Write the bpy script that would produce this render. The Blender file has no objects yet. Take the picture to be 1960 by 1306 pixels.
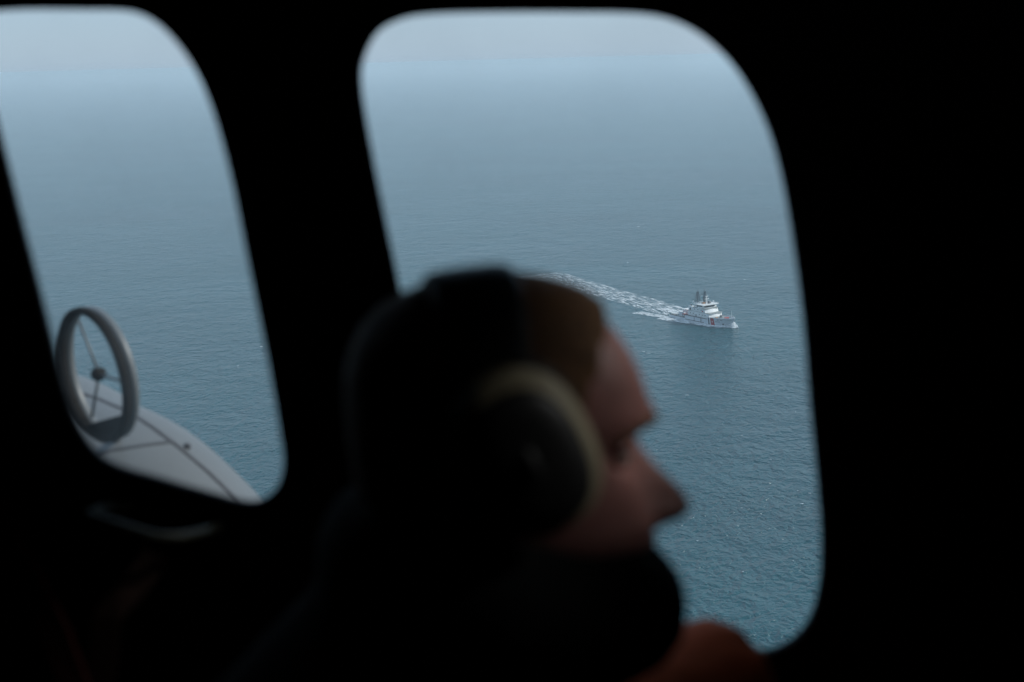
import bpy, bmesh, math, random
import numpy as np
from mathutils import Vector, Matrix, Euler, noise as mnoise

random.seed(7)
R = math.radians
scene = bpy.context.scene
col = scene.collection

# ------------------------------------------------------------------ camera
H = 220.0                      # flying height above the sea, metres
FPX = 2722.0                   # 50 mm lens, in pixels of a 1960 px wide frame
cam_data = bpy.data.cameras.new('camera')
cam_data.lens = 50.0
cam_data.sensor_width = 36.0
cam_data.clip_start = 0.02
cam_data.clip_end = 200000.0
cam_data.dof.use_dof = True
cam_data.dof.focus_distance = 1150.0
cam_data.dof.aperture_fstop = 4.0
cam = bpy.data.objects.new('camera', cam_data)
col.objects.link(cam)
CAM_R = Matrix.Rotation(R(90 - 11.2), 3, 'X') @ Matrix.Rotation(R(-1.5), 3, 'Z')
cam.location = (0, 0, H)
cam.rotation_euler = CAM_R.to_euler()
scene.camera = cam

# ------------------------------------------------------------------ sky and sun
SUN_EL, SUN_AZ = R(36), R(86)          # azimuth from +Y towards +X
world = bpy.data.worlds.new('World')
scene.world = world
world.use_nodes = True
wn, wl = world.node_tree.nodes, world.node_tree.links
wn.clear()
sky = wn.new('ShaderNodeTexSky')
sky.sky_type = 'NISHITA'
sky.sun_disc = False
sky.sun_elevation = SUN_EL
sky.sun_rotation = SUN_AZ
sky.altitude = 100
sky.air_density = 1.0
sky.dust_density = 0.6
sky.ozone_density = 1.0
hsv = wn.new('ShaderNodeHueSaturation')
hsv.inputs['Saturation'].default_value = 0.9
bg = wn.new('ShaderNodeBackground')
bg.inputs['Strength'].default_value = 0.108
wo = wn.new('ShaderNodeOutputWorld')
wl.new(sky.outputs['Color'], hsv.inputs['Color'])
cloud = wn.new('ShaderNodeMix'); cloud.data_type = 'RGBA'          # even high overcast veiling the blue
cloud.inputs['Factor'].default_value = 0.80
cloud.inputs['B'].default_value = (2.25, 3.15, 4.3, 1)
wl.new(hsv.outputs['Color'], cloud.inputs['A'])
wl.new(cloud.outputs['Result'], bg.inputs['Color'])
wl.new(bg.outputs['Background'], wo.inputs['Surface'])

sun_data = bpy.data.lights.new('sun', 'SUN')
sun_data.energy = 2.3
sun_data.angle = R(11)
sun_data.color = (1.0, 0.97, 0.93)
sun = bpy.data.objects.new('sun', sun_data)
col.objects.link(sun)
sd = Vector((math.sin(SUN_AZ) * math.cos(SUN_EL), math.cos(SUN_AZ) * math.cos(SUN_EL), math.sin(SUN_EL)))
sun.rotation_euler = (-sd).to_track_quat('-Z', 'Y').to_euler()
sun.location = (0, 0, H + 300)

# ------------------------------------------------------------------ exposure, render
scene.view_settings.view_transform = 'Standard'
scene.view_settings.look = 'None'
scene.view_settings.exposure = 0.57
scene.view_settings.gamma = 1.0
scene.view_settings.use_curve_mapping = False
scene.render.engine = 'CYCLES'
scene.cycles.use_denoising = True
scene.cycles.max_bounces = 8
scene.cycles.volume_bounces = 2
scene.cycles.transparent_max_bounces = 16
scene.cycles.sample_clamp_indirect = 5.0

# ------------------------------------------------------------------ helpers
def ray(px, py):
    return CAM_R @ Vector(((px - 980.0) / FPX, -(py - 653.0) / FPX, -1.0))

def at(px, py, Y):
    """point on the ray through a photograph position, at distance Y along +Y"""
    d = ray(px, py)
    return Vector((0, 0, H)) + d * (Y / d.y)

def on_sea(px, py):
    d = ray(px, py)
    return Vector((0, 0, H)) + d * (-H / d.z)

W = {}                                  # world matrix of each object that parents something
def wm(o):
    return W.get(o.name, Matrix.Identity(4))

def tag(o, label=None, cat=None, group=None, kind=None):
    if label: o['label'] = label
    if cat: o['category'] = cat
    if group: o['group'] = group
    if kind: o['kind'] = kind
    return o

def empty(name, loc, rot=None):
    o = bpy.data.objects.new(name, None)
    o.empty_display_size = 0.1
    col.objects.link(o)
    m = Matrix.Translation(loc)
    if rot is not None:
        m = m @ rot.to_4x4()
    o.matrix_world = m
    o.location = loc
    if rot is not None:
        o.rotation_euler = rot.to_euler()
    W[o.name] = m
    return o

class MB:
    """collects simple solids into one mesh"""
    def __init__(self): self.v, self.f = [], []
    def add(self, vs, fs):
        k = len(self.v)
        self.v += [Vector(p) for p in vs]
        self.f += [tuple(i + k for i in f) for f in fs]
        return self
    def box(self, x0, x1, y0, y1, z0, z1):
        return self.add([(x0,y0,z0),(x1,y0,z0),(x1,y1,z0),(x0,y1,z0),(x0,y0,z1),(x1,y0,z1),(x1,y1,z1),(x0,y1,z1)],
                        [(0,3,2,1),(4,5,6,7),(0,1,5,4),(1,2,6,5),(2,3,7,6),(3,0,4,7)])
    def rings(self, rings, closed_ends=True, loop=False):
        n = len(rings[0]); vs = [p for r in rings for p in r]; fs = []
        m = len(rings)
        for i in range(m if loop else m - 1):
            a, b = i * n, ((i + 1) % m) * n
            for j in range(n):
                k = (j + 1) % n
                fs.append((a + j, a + k, b + k, b + j))
        if closed_ends and not loop:
            fs.append(tuple(range(n - 1, -1, -1)))
            fs.append(tuple((m - 1) * n + j for j in range(n)))
        return self.add(vs, fs)
    def tube(self, pts, rad, n=10, loop=False):
        pts = [Vector(p) for p in pts]
        m = len(pts); rs = []
        up = Vector((0, 0, 1)); u = None
        for i, p in enumerate(pts):
            if loop: t = pts[(i + 1) % m] - pts[(i - 1) % m]
            else: t = pts[min(i + 1, m - 1)] - pts[max(i - 1, 0)]
            t = t.normalized()
            if u is None:
                u = t.cross(up)
                if u.length < 1e-3: u = t.cross(Vector((0, 1, 0)))
                u.normalize()
            else:
                u = (u - t * u.dot(t)).normalized()
            w = t.cross(u)
            r = rad[i] if isinstance(rad, (list, tuple)) else rad
            rs.append([p + (u * math.cos(2*math.pi*j/n) + w * math.sin(2*math.pi*j/n)) * r for j in range(n)])
        return self.rings(rs, loop=loop)
    def ball(self, c, r, nu=14, nv=10):
        c = Vector(c); r = Vector(r) if not isinstance(r, (int, float)) else Vector((r, r, r))
        rs = []
        for i in range(nv + 1):
            a = math.pi * (0.02 + 0.96 * i / nv)
            rs.append([c + Vector((r.x*math.sin(a)*math.cos(2*math.pi*j/nu), r.y*math.sin(a)*math.sin(2*math.pi*j/nu), r.z*math.cos(a))) for j in range(nu)])
        return self.rings(rs)
    def prism(self, a, b):
        """solid between two matching outlines"""
        return self.rings([list(a), list(b)])
    def build(self, name, m, parent=None, smooth=False, bevel=0, world=False, seg=2):
        me = bpy.data.meshes.new(name)
        vs = self.v
        if world and parent is not None:
            inv = wm(parent).inverted()
            vs = [inv @ p for p in vs]
        me.from_pydata([tuple(p) for p in vs], [], self.f)
        bm = bmesh.new(); bm.from_mesh(me)
        bmesh.ops.recalc_face_normals(bm, faces=bm.faces)
        bm.to_mesh(me); bm.free()
        if smooth:
            me.polygons.foreach_set('use_smooth', [True] * len(me.polygons))
        me.materials.append(m)
        o = bpy.data.objects.new(name, me)
        col.objects.link(o)
        if parent is not None:
            o.parent = parent
            W[o.name] = wm(parent)
        if bevel:
            b = o.modifiers.new('bevel', 'BEVEL'); b.width = bevel; b.segments = seg; b.limit_method = 'ANGLE'
        return o

def catmull(pts, n=8):
    out = []; m = len(pts)
    for i in range(m):
        p0, p1, p2, p3 = (Vector(pts[(i + k) % m]) for k in (-1, 0, 1, 2))
        for k in range(n):
            t = k / n
            out.append(0.5 * ((2*p1) + (p2-p0)*t + (2*p0-5*p1+4*p2-p3)*t*t + (-p0+3*p1-3*p2+p3)*t*t*t))
    return out

def interp(x, pts):
    xs = [p[0] for p in pts]; ys = [p[1] for p in pts]
    return float(np.interp(x, xs, ys))

def smooth_curve(pts, n=200):
    """cubic-smooth lookup through (x, y) pairs, x rising"""
    xs = np.array([p[0] for p in pts], float); ys = np.array([p[1] for p in pts], float)
    d = np.gradient(ys, xs)
    def f(x):
        x = min(max(x, xs[0]), xs[-1])
        i = min(max(int(np.searchsorted(xs, x)) - 1, 0), len(xs) - 2)
        h = xs[i+1] - xs[i]; t = (x - xs[i]) / h
        return ((1+2*t)*(1-t)**2*ys[i] + t*(1-t)**2*h*d[i] + t*t*(3-2*t)*ys[i+1] + t*t*(t-1)*h*d[i+1])
    return f

# ------------------------------------------------------------------ materials
def mat(name, color, rough=0.6, metal=0.0, var=0.15, scale=8.0, bump=0.0, bump_scale=60.0, sss=0.0, spec=0.5):
    m = bpy.data.materials.new(name); m.use_nodes = True
    n, l = m.node_tree.nodes, m.node_tree.links
    p = n['Principled BSDF']
    p.inputs['Roughness'].default_value = rough
    p.inputs['Metallic'].default_value = metal
    p.inputs['Specular IOR Level'].default_value = spec
    tc = n.new('ShaderNodeTexCoord')
    nz = n.new('ShaderNodeTexNoise'); nz.inputs['Scale'].default_value = scale; nz.inputs['Detail'].default_value = 5
    l.new(tc.outputs['Object'], nz.inputs['Vector'])
    rp = n.new('ShaderNodeValToRGB')
    c = Vector(color)
    rp.color_ramp.elements[0].position = 0.3; rp.color_ramp.elements[1].position = 0.7
    rp.color_ramp.elements[0].color = (*(c * (1 - var)), 1)
    rp.color_ramp.elements[1].color = (*(c * (1 + var)), 1)
    l.new(nz.outputs['Fac'], rp.inputs['Fac'])
    l.new(rp.outputs['Color'], p.inputs['Base Color'])
    if sss:
        p.inputs['Subsurface Weight'].default_value = sss
        p.inputs['Subsurface Radius'].default_value = (0.012, 0.005, 0.003)
        p.inputs['Subsurface Scale'].default_value = 1.0
    if bump:
        nb = n.new('ShaderNodeTexNoise'); nb.inputs['Scale'].default_value = bump_scale; nb.inputs['Detail'].default_value = 4
        l.new(tc.outputs['Object'], nb.inputs['Vector'])
        b = n.new('ShaderNodeBump'); b.inputs['Strength'].default_value = 0.6; b.inputs['Distance'].default_value = bump
        l.new(nb.outputs['Fac'], b.inputs['Height'])
        l.new(b.outputs['Normal'], p.inputs['Normal'])
    return m

M = {}
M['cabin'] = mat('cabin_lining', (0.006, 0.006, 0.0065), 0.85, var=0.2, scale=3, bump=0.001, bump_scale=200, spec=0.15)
M['rubber'] = mat('window_rubber', (0.012, 0.014, 0.014), 0.8, scale=10, spec=0.2)
M['handle'] = mat('handle_olive', (0.05, 0.05, 0.03), 0.5, scale=20)
M['strap_red'] = mat('strap_red', (0.07, 0.004, 0.003), 0.9, scale=60, bump=0.0006, bump_scale=900)
M['strap_orange'] = mat('strap_orange', (0.022, 0.005, 0.0012), 0.9, scale=60, bump=0.0006, bump_scale=900)
M['pod'] = mat('pod_paint_shaded', (0.13, 0.135, 0.135), 0.42, var=0.05, scale=4, bump=0.0006, bump_scale=30)  # white paint greyed to stand in for shade from the aircraft
M['seam'] = mat('seam_sealant', (0.05, 0.05, 0.055), 0.8, scale=20)
M['ring_dark'] = mat('ring_rubber', (0.014, 0.012, 0.010), 0.9, scale=20, spec=0.15)
M['skin'] = mat('skin', (0.42, 0.195, 0.175), 0.5, var=0.2, scale=26, bump=0.0006, bump_scale=350, sss=0.12)
M['hair'] = mat('cropped_hair', (0.19, 0.088, 0.034), 0.75, var=0.4, scale=180, bump=0.003, bump_scale=420)
M['eye'] = mat('eye_white', (0.7, 0.68, 0.65), 0.25, var=0.03)
M['iris'] = mat('iris', (0.08, 0.11, 0.13), 0.2, var=0.2, scale=200)
M['lip'] = mat('lip', (0.42, 0.17, 0.15), 0.45, var=0.1, scale=60)
M['headset_black'] = mat('headset_black', (0.012, 0.012, 0.013), 0.55, scale=30, bump=0.0005, bump_scale=300)
M['headset_olive'] = mat('headset_olive', (0.40, 0.345, 0.235), 0.55, var=0.12, scale=20, bump=0.0003, bump_scale=200)
M['suit_orange'] = mat('suit_orange', (0.75, 0.105, 0.004), 0.85, var=0.15, scale=14, bump=0.004, bump_scale=30)
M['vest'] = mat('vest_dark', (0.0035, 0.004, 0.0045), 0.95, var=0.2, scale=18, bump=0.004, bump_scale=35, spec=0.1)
M['boot'] = mat('boot_black', (0.012, 0.012, 0.012), 0.6)
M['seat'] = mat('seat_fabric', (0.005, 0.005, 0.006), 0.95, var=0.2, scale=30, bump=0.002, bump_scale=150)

M['hull'] = mat('hull_paint_shaded', (0.62, 0.65, 0.68), 0.5, var=0.06, scale=0.25)  # greyer than the ship's white, to stand in for shade on its side
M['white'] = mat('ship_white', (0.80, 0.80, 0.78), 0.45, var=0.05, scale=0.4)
M['deck'] = mat('deck_grey', (0.27, 0.29, 0.28), 0.8, var=0.2, scale=0.6)
M['black'] = mat('ship_black', (0.025, 0.028, 0.03), 0.6, var=0.2, scale=1.0)
M['red'] = mat('ship_red', (0.40, 0.03, 0.035), 0.5, var=0.1, scale=1.0)
M['orange'] = mat('ship_orange', (0.45, 0.20, 0.07), 0.5, var=0.1, scale=1.0)
M['mast'] = mat('mast_dark', (0.05, 0.065, 0.08), 0.6, var=0.15, scale=1.0)
M['glass'] = mat('ship_glass', (0.015, 0.02, 0.025), 0.12, var=0.1, scale=1.0)
M['gear'] = mat('deck_gear', (0.20, 0.20, 0.20), 0.7, var=0.3, scale=1.5)
M['navy'] = mat('hull_lettering', (0.05, 0.06, 0.12), 0.6, var=0.1)

def sea_material():
    m = bpy.data.materials.new('sea_water'); m.use_nodes = True
    n, l = m.node_tree.nodes, m.node_tree.links
    p = n['Principled BSDF']
    tc = n.new('ShaderNodeTexCoord')
    def mapping(rot, sx, sy):
        mp = n.new('ShaderNodeMapping'); mp.inputs['Rotation'].default_value = (0, 0, R(rot))
        mp.inputs['Scale'].default_value = (sx, sy, 1)
        l.new(tc.outputs['Object'], mp.inputs['Vector']); return mp.outputs['Vector']
    def nz(vec, detail=2.0, rough=0.55, dist=0.0):
        t = n.new('ShaderNodeTexNoise'); t.inputs['Scale'].default_value = 1.0
        t.inputs['Detail'].default_value = detail; t.inputs['Roughness'].default_value = rough
        t.inputs['Distortion'].default_value = dist
        l.new(vec, t.inputs['Vector']); return t.outputs['Fac']
    def math_(op, a, b=None, c=None):
        t = n.new('ShaderNodeMath'); t.operation = op
        for i, x in enumerate((a, b, c)):
            if x is None: continue
            if isinstance(x, (int, float)): t.inputs[i].default_value = x
            else: l.new(x, t.inputs[i])
        return t.outputs[0]
    # wave heights in metres, wind sea running a little across the line of sight
    swell = nz(mapping(-30, 1/34, 1/30), 1.5)
    wind1 = nz(mapping(-28, 1/8.5, 1/10.5), 2.5, 0.5, 0.5)
    wind2 = nz(mapping(-20, 1/3.0, 1/4.2), 2.5, 0.55, 0.5)
    ripple = nz(mapping(-30, 1/1.6, 1/1.0), 2.0)
    gust = nz(mapping(20, 1/260, 1/170), 3.0, 0.6)
    ga = math_('MULTIPLY_ADD', gust, 2.2, 0.0)
    h = math_('MULTIPLY', swell, 2.6)
    h = math_('MULTIPLY_ADD', wind1, 2.3, h)
    h2 = math_('MULTIPLY', wind2, 1.5)
    h2 = math_('MULTIPLY_ADD', ripple, 0.30, h2)
    h = math_('MULTIPLY_ADD', h2, ga, h)
    h = math_('MULTIPLY', h, 1.5)
    b = n.new('ShaderNodeBump'); b.inputs['Strength'].default_value = 1.0; b.inputs['Distance'].default_value = 1.0
    l.new(h, b.inputs['Height']); l.new(b.outputs['Normal'], p.inputs['Normal'])
    # body colour of the water, greener where it is churned, large soft patches
    patch = nz(mapping(-25, 1/900, 1/420), 3.0, 0.55)
    rp = n.new('ShaderNodeValToRGB')
    rp.color_ramp.elements[0].position = 0.32; rp.color_ramp.elements[0].color = (0.002, 0.050, 0.064, 1)
    rp.color_ramp.elements[1].position = 0.68; rp.color_ramp.elements[1].color = (0.003, 0.070, 0.084, 1)
    l.new(patch, rp.inputs['Fac'])
    # a scatter of small breaking crests
    cap1 = nz(mapping(-18, 1/9.0, 1/3.2), 3.0, 0.6, 0.5)
    cap2 = nz(mapping(10, 1/75, 1/60), 2.0)
    cm = math_('MULTIPLY', math_('SMOOTH_MIN', cap1, 1.0, 0.0), cap2)
    fr = n.new('ShaderNodeMapRange'); fr.interpolation_type = 'SMOOTHSTEP'
    fr.inputs['From Min'].default_value = 0.485; fr.inputs['From Max'].default_value = 0.52
    l.new(cm, fr.inputs['Value'])
    mx = n.new('ShaderNodeMix'); mx.data_type = 'RGBA'
    l.new(fr.outputs['Result'], mx.inputs['Factor'])
    l.new(rp.outputs['Color'], mx.inputs['A']); mx.inputs['B'].default_value = (0.55, 0.6, 0.6, 1)
    l.new(mx.outputs['Result'], p.inputs['Base Color'])
    p.inputs['IOR'].default_value = 1.333
    p.inputs['Roughness'].default_value = 0.15
    return m

def foam_material(name, sx, sy, lo, hi, tint=(0.88, 0.91, 0.92), bed=0.3):
    """white water: opaque where the noise and the sheet's own density (UV x) are high, clear elsewhere"""
    m = bpy.data.materials.new(name); m.use_nodes = True
    n, l = m.node_tree.nodes, m.node_tree.links
    p = n['Principled BSDF']; out = n['Material Output']
    p.inputs['Roughness'].default_value = 0.8
    p.inputs['Base Color'].default_value = (*tint, 1)
    at_ = n.new('ShaderNodeAttribute'); at_.attribute_name = 'density'
    uv = n.new('ShaderNodeUVMap')
    mp = n.new('ShaderNodeMapping'); mp.inputs['Scale'].default_value = (sx, sy, 1)
    l.new(uv.outputs['UV'], mp.inputs['Vector'])
    t = n.new('ShaderNodeTexNoise'); t.inputs['Scale'].default_value = 1; t.inputs['Detail'].default_value = 6
    t.inputs['Roughness'].default_value = 0.62; t.inputs['Distortion'].default_value = 0.6
    l.new(mp.outputs['Vector'], t.inputs['Vector'])
    a = n.new('ShaderNodeMath'); a.operation = 'ADD'
    l.new(t.outputs['Fac'], a.inputs[0]); l.new(at_.outputs['Fac'], a.inputs[1])
    mr = n.new('ShaderNodeMapRange'); mr.interpolation_type = 'SMOOTHSTEP'
    mr.inputs['From Min'].default_value = lo; mr.inputs['From Max'].default_value = hi
    l.new(a.outputs[0], mr.inputs['Value'])
    tr = n.new('ShaderNodeBsdfTransparent')
    ms = n.new('ShaderNodeMixShader')
    bd_ = n.new('ShaderNodeMath'); bd_.operation = 'MULTIPLY_ADD'; bd_.use_clamp = True     # thin milky water between the streaks
    cl_ = n.new('ShaderNodeMath'); cl_.operation = 'MAXIMUM'; cl_.inputs[1].default_value = 0.0
    l.new(at_.outputs['Fac'], cl_.inputs[0])
    l.new(cl_.outputs[0], bd_.inputs[0]); bd_.inputs[1].default_value = bed; l.new(mr.outputs['Result'], bd_.inputs[2])
    l.new(bd_.outputs[0], ms.inputs['Fac'])
    l.new(tr.outputs[0], ms.inputs[1]); l.new(p.outputs[0], ms.inputs[2])
    l.new(ms.outputs[0], out.inputs['Surface'])
    return m

def pane_material(name, dmin, dmax, tint=(0.965, 0.985, 0.985)):
    m = bpy.data.materials.new(name); m.use_nodes = True
    n, l = m.node_tree.nodes, m.node_tree.links
    out = n['Material Output']; n.remove(n['Principled BSDF'])
    tr = n.new('ShaderNodeBsdfTransparent'); tr.inputs['Color'].default_value = (*tint, 1)
    gl = n.new('ShaderNodeBsdfGlossy'); gl.inputs['Roughness'].default_value = 0.03
    fz = n.new('ShaderNodeFresnel'); fz.inputs['IOR'].default_value = 1.2
    m1 = n.new('ShaderNodeMixShader'); l.new(fz.outputs[0], m1.inputs['Fac'])
    l.new(tr.outputs[0], m1.inputs[1]); l.new(gl.outputs[0], m1.inputs[2])
    tc = n.new('ShaderNodeTexCoord')
    nz = n.new('ShaderNodeTexNoise'); nz.inputs['Scale'].default_value = 9; nz.inputs['Detail'].default_value = 4
    l.new(tc.outputs['Object'], nz.inputs['Vector'])
    mr = n.new('ShaderNodeMapRange'); mr.inputs['From Min'].default_value = 0.42; mr.inputs['From Max'].default_value = 0.75
    mr.inputs['To Min'].default_value = dmin; mr.inputs['To Max'].default_value = dmax
    l.new(nz.outputs['Fac'], mr.inputs['Value'])
    tl = n.new('ShaderNodeBsdfTranslucent'); tl.inputs['Color'].default_value = (0.7, 0.72, 0.72, 1)
    m2 = n.new('ShaderNodeMixShader'); l.new(mr.outputs['Result'], m2.inputs['Fac'])
    l.new(m1.outputs[0], m2.inputs[1]); l.new(tl.outputs[0], m2.inputs[2])
    l.new(m2.outputs[0], out.inputs['Surface'])
    return m

M['sea'] = sea_material()
M['pane'] = pane_material('window_acrylic', 0.0, 0.05)
M['pane_tinted'] = pane_material('added_pane_acrylic_tinted', 0.0, 0.04, (0.80, 0.82, 0.80))
M['pane_hazy'] = pane_material('window_acrylic_scuffed', 0.012, 0.06)

# ================================================================== THE SETTING
SEA_R = 42000.0
b = MB()
b.add([(SEA_R*math.cos(2*math.pi*i/96), SEA_R*math.sin(2*math.pi*i/96), 0) for i in range(96)], [tuple(range(96))])
tag(b.build('sea', M['sea']), kind='structure')

hz = MB().box(-SEA_R*1.02, SEA_R*1.02, -SEA_R*1.02, SEA_R*1.02, -6.0, H + 2.5)
hm = bpy.data.materials.new('sea_haze'); hm.use_nodes = True
hm.node_tree.nodes.remove(hm.node_tree.nodes['Principled BSDF'])
pv = hm.node_tree.nodes.new('ShaderNodeVolumePrincipled')
pv.inputs['Color'].default_value = (0.82, 0.94, 1.0, 1)
pv.inputs['Density'].default_value = 1.05e-4
pv.inputs['Anisotropy'].default_value = 0.05
hm.node_tree.links.new(pv.outputs['Volume'], hm.node_tree.nodes['Material Output'].inputs['Volume'])
tag(hz.build('haze', hm), 'pale sea haze over the water', kind='stuff')

# ================================================================== THE AIRCRAFT AROUND THE CAMERA
WALL_Y = 1.32
aircraft = empty('aircraft', (0, 0.4, H - 1.5))
tag(aircraft, 'black aircraft cabin around two rounded windows, white pod and hoop outside', 'aircraft')

win_a = [(0,300),(30,420),(60,535),(90,655),(115,752),(150,838),(205,893),(300,924),(400,953),(470,970),(510,962),(537,932),(548,885),
         (541,825),(520,700),(480,500),(450,350),(420,235),(388,150),(348,85),(300,37),(245,15),(150,12),(30,12),(-40,20),(-62,50),(-52,100),(-27,195)]
win_b = [(690,108),(684,155),(691,215),(708,310),(730,420),(755,540),(790,720),(830,900),(862,1020),(925,1108),(1040,1150),(1200,1190),(1350,1233),
         (1440,1258),(1505,1245),(1553,1200),(1576,1130),(1581,1040),(1575,940),(1560,780),(1545,600),(1520,420),(1496,300),(1466,215),(1421,135),
         (1366,75),(1302,36),(1230,20),(1100,17),(950,17),(830,20),(768,29),(718,56)]

def outline(pts, Y, n=5):
    return catmull([at(x, y, Y) for x, y in pts], n)

def wall_with_holes(name, x0, x1, z0, z1, y0, y1, holes, m, parent):
    """flat wall with openings, from a filled 2D curve"""
    cu = bpy.data.curves.new(name, 'CURVE'); cu.dimensions = '2D'; cu.fill_mode = 'BOTH'
    cu.extrude = (y1 - y0) / 2 - 0.003; cu.bevel_depth = 0.003; cu.bevel_resolution = 2; cu.offset = -0.0
    for poly in [[(x0, z0), (x1, z0), (x1, z1), (x0, z1)]] + holes:
        s = cu.splines.new('POLY'); s.points.add(len(poly) - 1)
        for p, q in zip(s.points, poly): p.co = (q[0], q[1], 0, 1)
        s.use_cyclic_u = True
    tmp = bpy.data.objects.new('tmp', cu); col.objects.link(tmp)
    dg = bpy.context.evaluated_depsgraph_get(); dg.update()
    me = bpy.data.meshes.new_from_object(tmp.evaluated_get(dg))
    bpy.data.objects.remove(tmp)
    inv = wm(parent).inverted()
    for v in me.vertices:
        v.co = inv @ Vector((v.co.x, (y0 + y1) / 2 - v.co.z, v.co.y))
    me.name = name; me.materials.clear(); me.materials.append(m)
    o = bpy.data.objects.new(name, me); col.objects.link(o); o.parent = parent
    W[o.name] = wm(parent)
    return o

oa = outline(win_a, WALL_Y); ob = outline(win_b, WALL_Y)
holes = [[(p.x, p.z) for p in o] for o in (oa, ob)]
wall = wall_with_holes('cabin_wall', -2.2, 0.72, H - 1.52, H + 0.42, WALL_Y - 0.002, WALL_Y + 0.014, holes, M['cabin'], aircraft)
for o_ in (oa, ob):
    c = sum(o_, Vector()) / len(o_)
    def shift(k, y): return [Vector((c.x + (p.x - c.x) * k, y, c.z + (p.z - c.z) * k)) for p in o_]
    # the gasket hugs the opening, outside the sight line of the lens
    MB_f = MB().rings([shift(1.004, WALL_Y + 0.002), shift(0.998, WALL_Y + 0.003), shift(0.998, WALL_Y + 0.008), shift(1.004, WALL_Y + 0.009)], loop=True)
    MB_f.build('window_gasket', M['rubber'], wall, world=True)
    MB().prism(shift(1.0, WALL_Y + 0.0040), shift(1.0, WALL_Y + 0.0070)).build('window_pane', M['pane_hazy'] if o_ is oa else M['pane'], wall, world=True)

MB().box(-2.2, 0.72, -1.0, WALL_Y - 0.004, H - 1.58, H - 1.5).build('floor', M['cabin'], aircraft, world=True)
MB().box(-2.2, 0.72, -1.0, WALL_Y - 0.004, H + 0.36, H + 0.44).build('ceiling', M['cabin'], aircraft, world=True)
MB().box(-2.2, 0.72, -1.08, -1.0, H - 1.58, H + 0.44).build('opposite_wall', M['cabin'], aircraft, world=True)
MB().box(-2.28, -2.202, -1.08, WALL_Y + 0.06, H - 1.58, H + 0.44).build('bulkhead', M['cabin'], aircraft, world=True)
bk = MB()                                  # unseen front bulkhead, its openings added to light the person
X0, X1 = 0.722, 0.78
YO = ((0.72, 0.88), (0.99, 1.29))          # added openings light face and ear cup, the pillar shades the cheek
for y0, y1 in ((-1.08, YO[0][0]), (YO[0][1], YO[1][0]), (YO[1][1], WALL_Y + 0.02)):
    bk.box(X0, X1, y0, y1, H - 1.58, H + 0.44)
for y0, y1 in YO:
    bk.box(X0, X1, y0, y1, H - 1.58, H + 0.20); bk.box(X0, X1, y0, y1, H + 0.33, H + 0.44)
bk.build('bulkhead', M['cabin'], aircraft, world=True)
for y0, y1 in YO:
    MB().box(0.75, 0.754, y0, y1, H + 0.20, H + 0.33).build('added_light_pane', M['pane'], aircraft, world=True)  # added panes, out of view, that let daylight onto the head

# grab handle under the forward window
hp = [at(250, 968, 1.315), at(196, 974, 1.29), at(168, 984, 1.27), at(190, 993, 1.25), at(250, 1013, 1.24), at(300, 1028, 1.24), at(345, 1028, 1.25), at(392, 1018, 1.28), at(420, 1008, 1.315)]
MB().tube(hp, 0.0044, 10).build('grab_handle', M['handle'], aircraft, smooth=True, world=True)

# white pod outside, with the hoop standing before it
PY = 3.25
sil = [(760, 1310, 3.0), (640, 1165, 3.05), (520, 1042, 3.12), (400, 952, 3.2), (300, 850, 3.28), (230, 788, 3.35), (160, 752, 3.45), (90, 712, 3.6), (10, 700, 3.75), (-80, 700, 3.9)]
PR = 0.27
axis = []
for (x, y, Y) in sil:
    p = at(x, y, Y)
    d = ray(x, y).normalized()
    nrm = Vector((0, d.z, -d.y)).normalized()          # from the tangent point down to the axis
    if nrm.z > 0: nrm = -nrm
    axis.append(p + nrm * PR)
axis = catmull(axis + [axis[-1], axis[0]], 6)[:6 * (len(axis) - 1) + 1]
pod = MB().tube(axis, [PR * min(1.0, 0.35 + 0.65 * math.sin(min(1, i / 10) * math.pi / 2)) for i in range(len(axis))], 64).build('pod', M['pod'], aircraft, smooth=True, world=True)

def on_pod(px, py, lift=0.001):
    """point of the pod's skin seen at a photograph position"""
    o = Vector((0, 0, H)); d = ray(px, py).normalized()
    best = None
    for i in range(len(axis) - 1):
        a, e = axis[i], axis[i + 1]
        ax = (e - a); L = ax.length; ax = ax / L
        w = o - a
        dp = d - ax * d.dot(ax); wp = w - ax * w.dot(ax)
        A, B, C = dp.dot(dp), 2 * dp.dot(wp), wp.dot(wp) - PR * PR
        disc = B * B - 4 * A * C
        if disc < 0: continue
        t = (-B - math.sqrt(disc)) / (2 * A)
        s = (w + d * t).dot(ax)
        if -0.01 <= s <= L + 0.01 and (best is None or t < best[0]):
            q = o + d * t
            nn = q - a - ax * (q - a).dot(ax)
            best = (t, q + nn.normalized() * lift, nn.normalized())
    return best

def seam(pts, wdt, name='panel_seam'):
    P = []
    for k in range(len(pts) - 1):
        for j in range(8):
            t = j / 8
            P.append((pts[k][0] * (1-t) + pts[k+1][0] * t, pts[k][1] * (1-t) + pts[k+1][1] * t))
    P.append(pts[-1])
    hits = [on_pod(x, y, 0.0) for x, y in P]
    hits = [h_ for h_ in hits if h_]
    if len(hits) < 2: return
    rs = []
    for i, h_ in enumerate(hits):
        t = (hits[min(i+1, len(hits)-1)][1] - hits[max(i-1, 0)][1]).normalized()
        s = t.cross(h_[2]).normalized()
        q, nn = h_[1], h_[2]
        rs.append([q - s*wdt - nn*0.004, q + s*wdt - nn*0.004, q + s*wdt + nn*0.0016, q - s*wdt + nn*0.0016])
    MB().rings(rs).build(name, M['seam'], pod, world=True)
seam([(120, 742), (190, 764), (250, 790), (292, 818), (345, 858), (400, 905), (455, 958), (500, 1010)], 0.006)
seam([(150, 880), (215, 862), (280, 852), (330, 846)], 0.0042)
h_ = on_pod(358, 856)
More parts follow.
